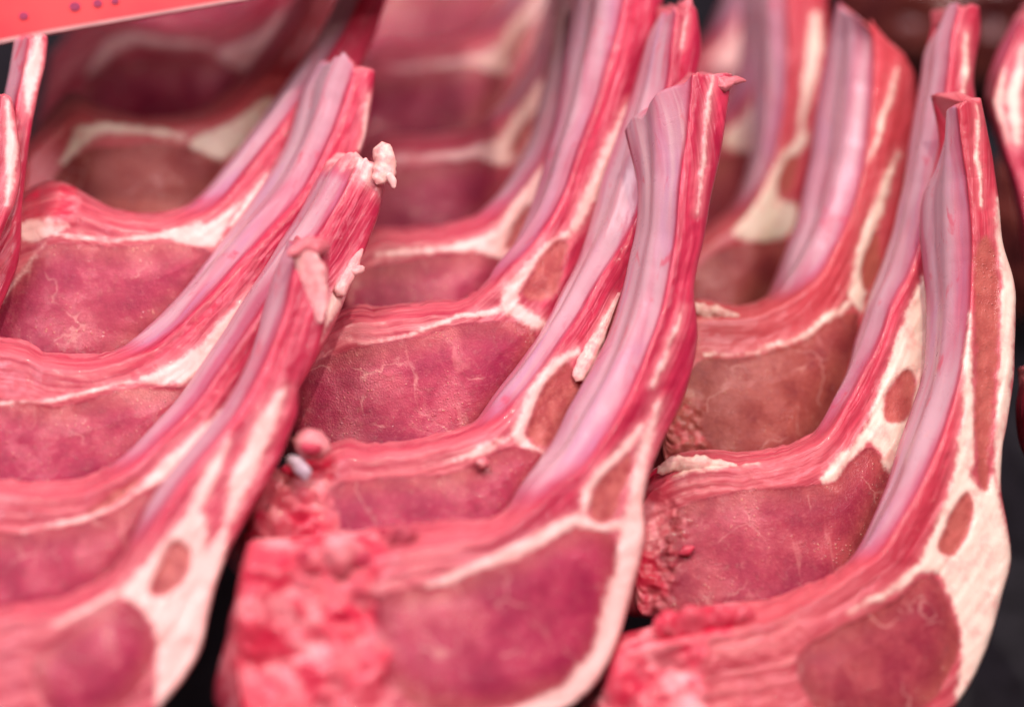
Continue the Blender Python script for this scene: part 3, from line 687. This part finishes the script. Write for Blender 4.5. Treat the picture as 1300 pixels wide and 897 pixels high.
R4 = dict(anchor=(935, 272), foot=2, st=[
    ((865, 322), (865, 340), (860, 430)), ((897, 290), (900, 308), (910, 430)), ((926, 264), (938, 280), (970, 420)), ((943, 230), (962, 240), (1010, 370)),
    ((953, 190), (982, 198), (1035, 290)), ((957, 130), (993, 145), (1045, 210)), ((957, 60), (998, 85), (1052, 130)), ((950, 0), (998, 30), (1052, 50)), ((943, -50), (995, -40), (1050, -40))],
    eye=[(855, 400), (880, 345), (930, 312), (985, 304), (1000, 308), (992, 340), (972, 380), (940, 430), (860, 440)],
    mus=[[(1002, 200), (1014, 206), (1008, 236), (996, 248), (990, 232)]],
    fat=[[(1034, 20, 9), (1034, 60, 9), (1026, 110, 6), (1016, 170, 7)]],
    fatpoly=[[(1020, 165), (985, 212), (966, 250), (930, 296), (985, 304), (1008, 290), (1012, 262), (1000, 256), (986, 250), (990, 220), (1020, 190)]])
Chop('R4', 'blurred fourth chop of the right row with cream fat triangle beside tall lilac ribs', GR, D=F + 0.053, seed=24, quality=0.7, tone=0.7, cream=0.8, **R4)
Chop('R5', 'blurred fifth chop of the right row just behind the tallest rib tip', GR, D=F + 0.085, seed=25, quality=0.5, tone=0.4, cream=0.5, **shift(R4, -16, -112))
Chop('R6', 'blurred farthest chop of the right row at the top edge', GR, D=F + 0.15, seed=26, quality=0.5, tone=0.3, **shift(R4, -28, -215))

# ================================================================== neighbours cut by the picture's sides
Chop('K1', 'pale rib tip at the left edge just under the red sign', 'lamb chops at the sides of the rows', D=F + 0.004, anchor=(0, 240), foot=0, seed=31, quality=0.6, st=[
    ((-170, 520), (-160, 525), (-80, 540)),
    ((-60, 330), (-50, 335), (20, 345)), ((-20, 250), (-5, 255), (28, 262)), ((0, 180), (10, 180), (36, 190)), ((10, 120), (22, 120), (46, 128)), ((16, 80), (30, 78), (56, 84)), ((20, 56), (34, 52), (60, 52))],
    fat=[[(48, 55, 9), (42, 90, 10), (34, 140, 5)]])
Chop('K2', 'pink rib end at the left edge beside the pale backbone end', 'lamb chops at the sides of the rows', D=F - 0.004, anchor=(-20, 280), foot=0, seed=32, quality=0.6, st=[
    ((-220, 540), (-210, 550), (-150, 570)),
    ((-90, 340), (-80, 350), (-20, 370)), ((-60, 290), (-50, 295), (2, 300)), ((-40, 240), (-25, 240), (22, 250)), ((-25, 195), (-10, 195), (26, 200)), ((-20, 155), (-5, 150), (20, 155)), ((-8, 130), (0, 125), (14, 128))],
    fat=[[(10, 130, 5), (16, 190, 7), (10, 260, 6)]])
Chop('S1', 'pink rib end leaning in at the right edge in front of dark meat', 'lamb chops at the sides of the rows', D=F + 0.030, anchor=(1300, 240), foot=0, seed=33, quality=0.6, cream=0.4, memtone=0.5, yaw=0.3, st=[
    ((1300, 330), (1310, 335), (1400, 400)), ((1284, 240), (1292, 248), (1390, 280)), ((1262, 172), (1270, 178), (1380, 200)), ((1250, 125), (1258, 128), (1370, 140)), ((1262, 74), (1272, 76), (1360, 70)), ((1286, 28), (1298, 22), (1360, 5))],
    fat=[[(1300, 60, 7), (1286, 120, 8), (1292, 180, 8)], [(1275, 90, 4), (1268, 130, 5), (1280, 180, 4)]])
Chop('S2', 'small pink meat end at the right edge beside the cream fat', 'lamb chops at the sides of the rows', D=F + 0.0, anchor=(1320, 560), foot=0, seed=34, quality=0.5, st=[
    ((1400, 820), (1420, 830), (1480, 850)), ((1310, 600), (1330, 610), (1390, 640)), ((1293, 560), (1310, 565), (1380, 580)), ((1289, 520), (1302, 522), (1370, 530)), ((1294, 492), (1306, 488), (1360, 480))], fat=[[(1330, 490, 8), (1322, 540, 9), (1335, 600, 8)]], memtone=0.2)

# ================================================================== small pieces on the chops
c = CHOPS
CART = plain('cartilage', (0.46, 0.38, 0.46), (0.66, 0.54, 0.58), 250, 0.25, 0.2)
c['M1'].tube('meat_shred', [(915, 108, 9), (930, 103, 6), (942, 102, 3), (947, 103, 1.2)], 0.0, 0.3, pale=0.9)
for x, y, r, kw in ((432, 706, 30, dict(bone=0.6, pale=1)), (392, 722, 26, dict(bone=1)), (512, 678, 15, dict(pale=0.3))):
    c['M1'].tube('bone_knob', [(x - r * .8, y + 5, r * .6), (x, y, r), (x + r * .9, y - 4, r * .6)], -0.001, 0.28, 20, 20, 0.45, **kw)
for x, y, r in ((386, 704, 9), (462, 708, 11), (487, 674, 7)):
    c['M1'].tube('marrow_spot', [(x - r * .6, y, r * .7), (x, y + 1, r), (x + r * .6, y + 3, r * .6)], 0.0040 if x < 480 else 0.001, 0.2, 14, 10, 0.4)
c['M2'].tube('bone_nub', [(378, 560, 13), (390, 563, 19), (402, 566, 19), (414, 569, 12)], 0.003, 0.12, 20, 20, bone=0.2, pale=1.6)
c['M2'].tube('nub_marrow', [(384, 566, 5), (394, 569, 8), (406, 569, 6)], 0.0050, 0.2, 14, 14, 0.55)
c['M2'].tube('cartilage', [(366, 582, 5), (376, 588, 9), (386, 600, 9), (388, 608, 4)], 0.0030, 0.15, mat=CART)
for x, y, r in ((352, 625, 26), (392, 640, 26), (350, 672, 30), (398, 676, 24)):
    c['M2'].tube('bone_knob', [(x - r * .8, y + 6, r * .6), (x, y, r), (x + r * .8, y - 4, r * .6)], -0.001, 0.3, 20, 20, 0.45, bone=1)
c['M2'].tube('fat_flap', [(786, 372, 2), (772, 403, 5), (758, 432, 9), (744, 458, 11), (733, 480, 8)], 0.0008, 0.12, 18, 30, 0.4, fat=0.46, pale=1, cream=0.4)
c['L2'].tube('bone_chip', [(486, 186, 11), (489, 200, 15), (485, 219, 14), (480, 230, 9)], 0.001, 0.25, 18, 24, 0.6, fat=0.5, pale=1, cream=0.6)
c['L2'].tube('pink_shred', [(492, 222, 5), (498, 230, 5), (500, 238, 3)], 0.002, 0.2, fat=0.8)
c['L2'].tube('fat_shred', [(430, 372, 8), (445, 345, 8), (455, 325, 5), (460, 316, 1.5)], 0.0006, 0.12, flat=0.5, fat=0.5, pale=1)
c['L2'].tube('fat_bead', [(448, 346, 5), (456, 342, 6), (461, 340, 4)], 0.001, 0.15, fat=0.5, pale=1)
c['L1'].tube('tip_flap', [(378, 320, 8), (388, 332, 15), (397, 352, 17), (404, 378, 12), (406, 408, 4)], 0.0006, 0.16, 20, 30, 0.22, fat=0.42, pale=1.2)
c['L1'].tube('tip_rim', [(366, 323, 4), (382, 315, 9), (400, 313, 13), (414, 313, 9)], 0.0008, 0.3, 18, 22, 0.6, pale=0.7)
for x, y, r in ((850, 795, 20), (880, 790, 22), (915, 785, 18), (945, 782, 13)):
    c['R1'].tube('bone_knob', [(x - r * .8, y + 4, r * .6), (x, y, r), (x + r * .8, y - 2, r * .6)], -0.0012, 0.28, 18, 18, 0.5, bone=0.8, pale=1)
c['R2'].tube('fat_knob', [(838, 598, 7), (856, 590, 10), (880, 590, 10), (905, 591, 8), (935, 592, 4)], -0.0008, 0.45, 20, 44, 0.5, fat=0.55, pale=1)
c['R3'].tube('fat_knob', [(875, 390, 6), (893, 394, 9), (912, 398, 8), (938, 402, 4)], -0.0008, 0.45, 20, 36, 0.5, fat=0.5, pale=1)
def crumb(key, pts, label, **kw):
    o = c[key].tube('meat_crumb', pts, 0.0012, 0.25, 12, 10, parent=False, **kw)
    o['label'] = label; o['category'] = 'meat crumb'; o['group'] = 'meat crumbs lying on the chops'
crumb('M2', [(606, 586, 4), (613, 588, 7), (620, 590, 4)], 'small orange pink crumb on the eye of the second middle chop', fat=0.35)
crumb('R2', [(864, 702, 4), (872, 698, 8), (880, 694, 4)], 'red crumb on the eye of the second right chop beside its backbone end')

# ================================================================== dark cut of meat behind the right row
def lump(px, py, depth, rx, ry, rz, seed, n=90):
    th = np.linspace(0, math.pi, n // 2); ph = np.linspace(0, 2 * math.pi, n, endpoint=False)
    d = np.stack([np.sin(th)[:, None] * np.cos(ph), np.cos(th)[:, None] * np.ones(n)[None], np.sin(th)[:, None] * np.sin(ph)], -1)
    f = 1 + 0.16 * fbm(d, 1.8, seed) + 0.03 * fbm(d, 9, seed + 3)
    V = (d * f[..., None]) * np.array([rx, rz, ry])
    V = V[..., 0:1] * RIGHT + V[..., 1:2] * UP + V[..., 2:3] * FWD
    ctr = unproj(np.array([px, py]), np.array(depth))
    idx = np.arange(V.shape[0] * n).reshape(-1, n); nx = np.roll(idx, -1, 1)
    Q = np.stack([idx[:-1], idx[1:], nx[1:], nx[:-1]], -1).reshape(-1, 4)
    return V.reshape(-1, 3), Q, ctr
DARK = plain('dark_meat', (0.045, 0.008, 0.010), (0.12, 0.028, 0.022), 140, 0.22, 0.8, 0.002)
V, Q, ctr = lump(1210, 30, F + 0.17, 0.028, 0.02, 0.018, 5)
o = mesh_obj('meat_joint', V, Q, None, None, DARK); o.location = ctr
o['label'] = 'dark brown joint of meat behind the rib tips at the top right'; o['category'] = 'meat joint'
V, Q, ctr = lump(1305, 300, F + 0.10, 0.010, 0.012, 0.018, 9)
o = mesh_obj('meat_joint', V, Q, None, None, DARK); o.location = ctr
o['label'] = 'dark brown piece of meat at the right edge beside the cream fat'; o['category'] = 'meat joint'

# ================================================================== red price sign
sign_mat = plain('red_card', (0.80, 0.035, 0.05), (0.84, 0.06, 0.065), 60, 0.35)
ink_mat = plain('sign_ink', (0.25, 0.015, 0.08), (0.32, 0.02, 0.09), 300, 0.5)
edge_mat = plain('card_edge', (0.42, 0.22, 0.22), (0.50, 0.28, 0.27), 200, 0.5)
SD = F + 0.020
def quad_slab(name, pts, d, th, mat, parent, base):
    fr = unproj(np.array(pts, float), np.full(len(pts), d)); n = len(pts)
    V = np.concatenate([fr, fr + FWD * th]); me = bpy.data.meshes.new(name)
    fs = [list(range(n)), list(range(2 * n - 1, n - 1, -1))] + [[i, i + n, (i + 1) % n + n, (i + 1) % n] for i in range(n)]
    me.from_pydata([tuple(v - base) for v in V], [], fs); me.materials.append(mat)
    ob = bpy.data.objects.new(name, me); COL.objects.link(ob); ob.parent = parent
    return ob
p0 = unproj(np.array([100., 50.]), np.array(SD))
sg = thing('price_sign', 'bright red price card with dark print over the left row', 'sign', p0)
quad_slab('card_face', [(-120, 78), (0, 50), (60, 38), (310, -4), (700, -87), (720, -700), (-220, -700)], SD, 0.0008, sign_mat, sg, p0)  # card stretched well above the view to shade the far left chops
quad_slab('card_edge', [(-120, 84), (0, 55.5), (60, 43), (316, -1), (700, -83), (700, -87), (310, -4), (60, 38), (0, 50), (-120, 78)], SD - 0.0004, 0.0016, edge_mat, sg, p0)
for x, y, r in ((30, 20, 6), (95, 8, 7), (124, 4, 6), (146, 1, 5)):
    pts = [(x + r * math.cos(a) * 1.0, y + r * 0.8 * math.sin(a)) for a in np.linspace(0, 2 * math.pi, 14, endpoint=False)]
    quad_slab('print_mark', pts, SD - 0.0003, 0.0002, ink_mat, sg, p0)

# the sign stands on a spike outside the picture
tp = unproj(np.array([-100., 60.]), np.array(SD + 0.0004)); n_ = 10
ang = np.linspace(0, 2 * math.pi, n_, endpoint=False); ringv = np.stack([np.cos(ang) * 0.0012, np.sin(ang) * 0.0012, 0 * ang], -1)
low_ = np.array([tp[0], tp[1], min(k.zmin for k in c.values())])
Vs = np.concatenate([low_ + ringv * 0.3, tp + ringv]) - p0
mesh_obj('sign_spike', Vs, [(i, (i + 1) % n_, (i + 1) % n_ + n_, i + n_) for i in range(n_)], sg, None, edge_mat)

# ================================================================== the black tray under the meat
TZ = min(k.zmin for k in c.values()) - 0.0005
tray_mat = plain('black_plastic', (0.012, 0.012, 0.016), (0.02, 0.02, 0.026), 120, 0.35, 0.2)
me = bpy.data.meshes.new('tray_floor')
S = 0.9
me.from_pydata([(-S, -S, 0), (S, -S, 0), (S, S, 0), (-S, S, 0), (-S, -S, -.006), (S, -S, -.006), (S, S, -.006), (-S, S, -.006)], [],
               [(0, 1, 2, 3), (7, 6, 5, 4), (0, 4, 5, 1), (1, 5, 6, 2), (2, 6, 7, 3), (3, 7, 4, 0)])
me.materials.append(tray_mat)
o = bpy.data.objects.new('tray_floor', me); COL.objects.link(o); o.location = (0, 0, TZ); o['kind'] = 'structure'
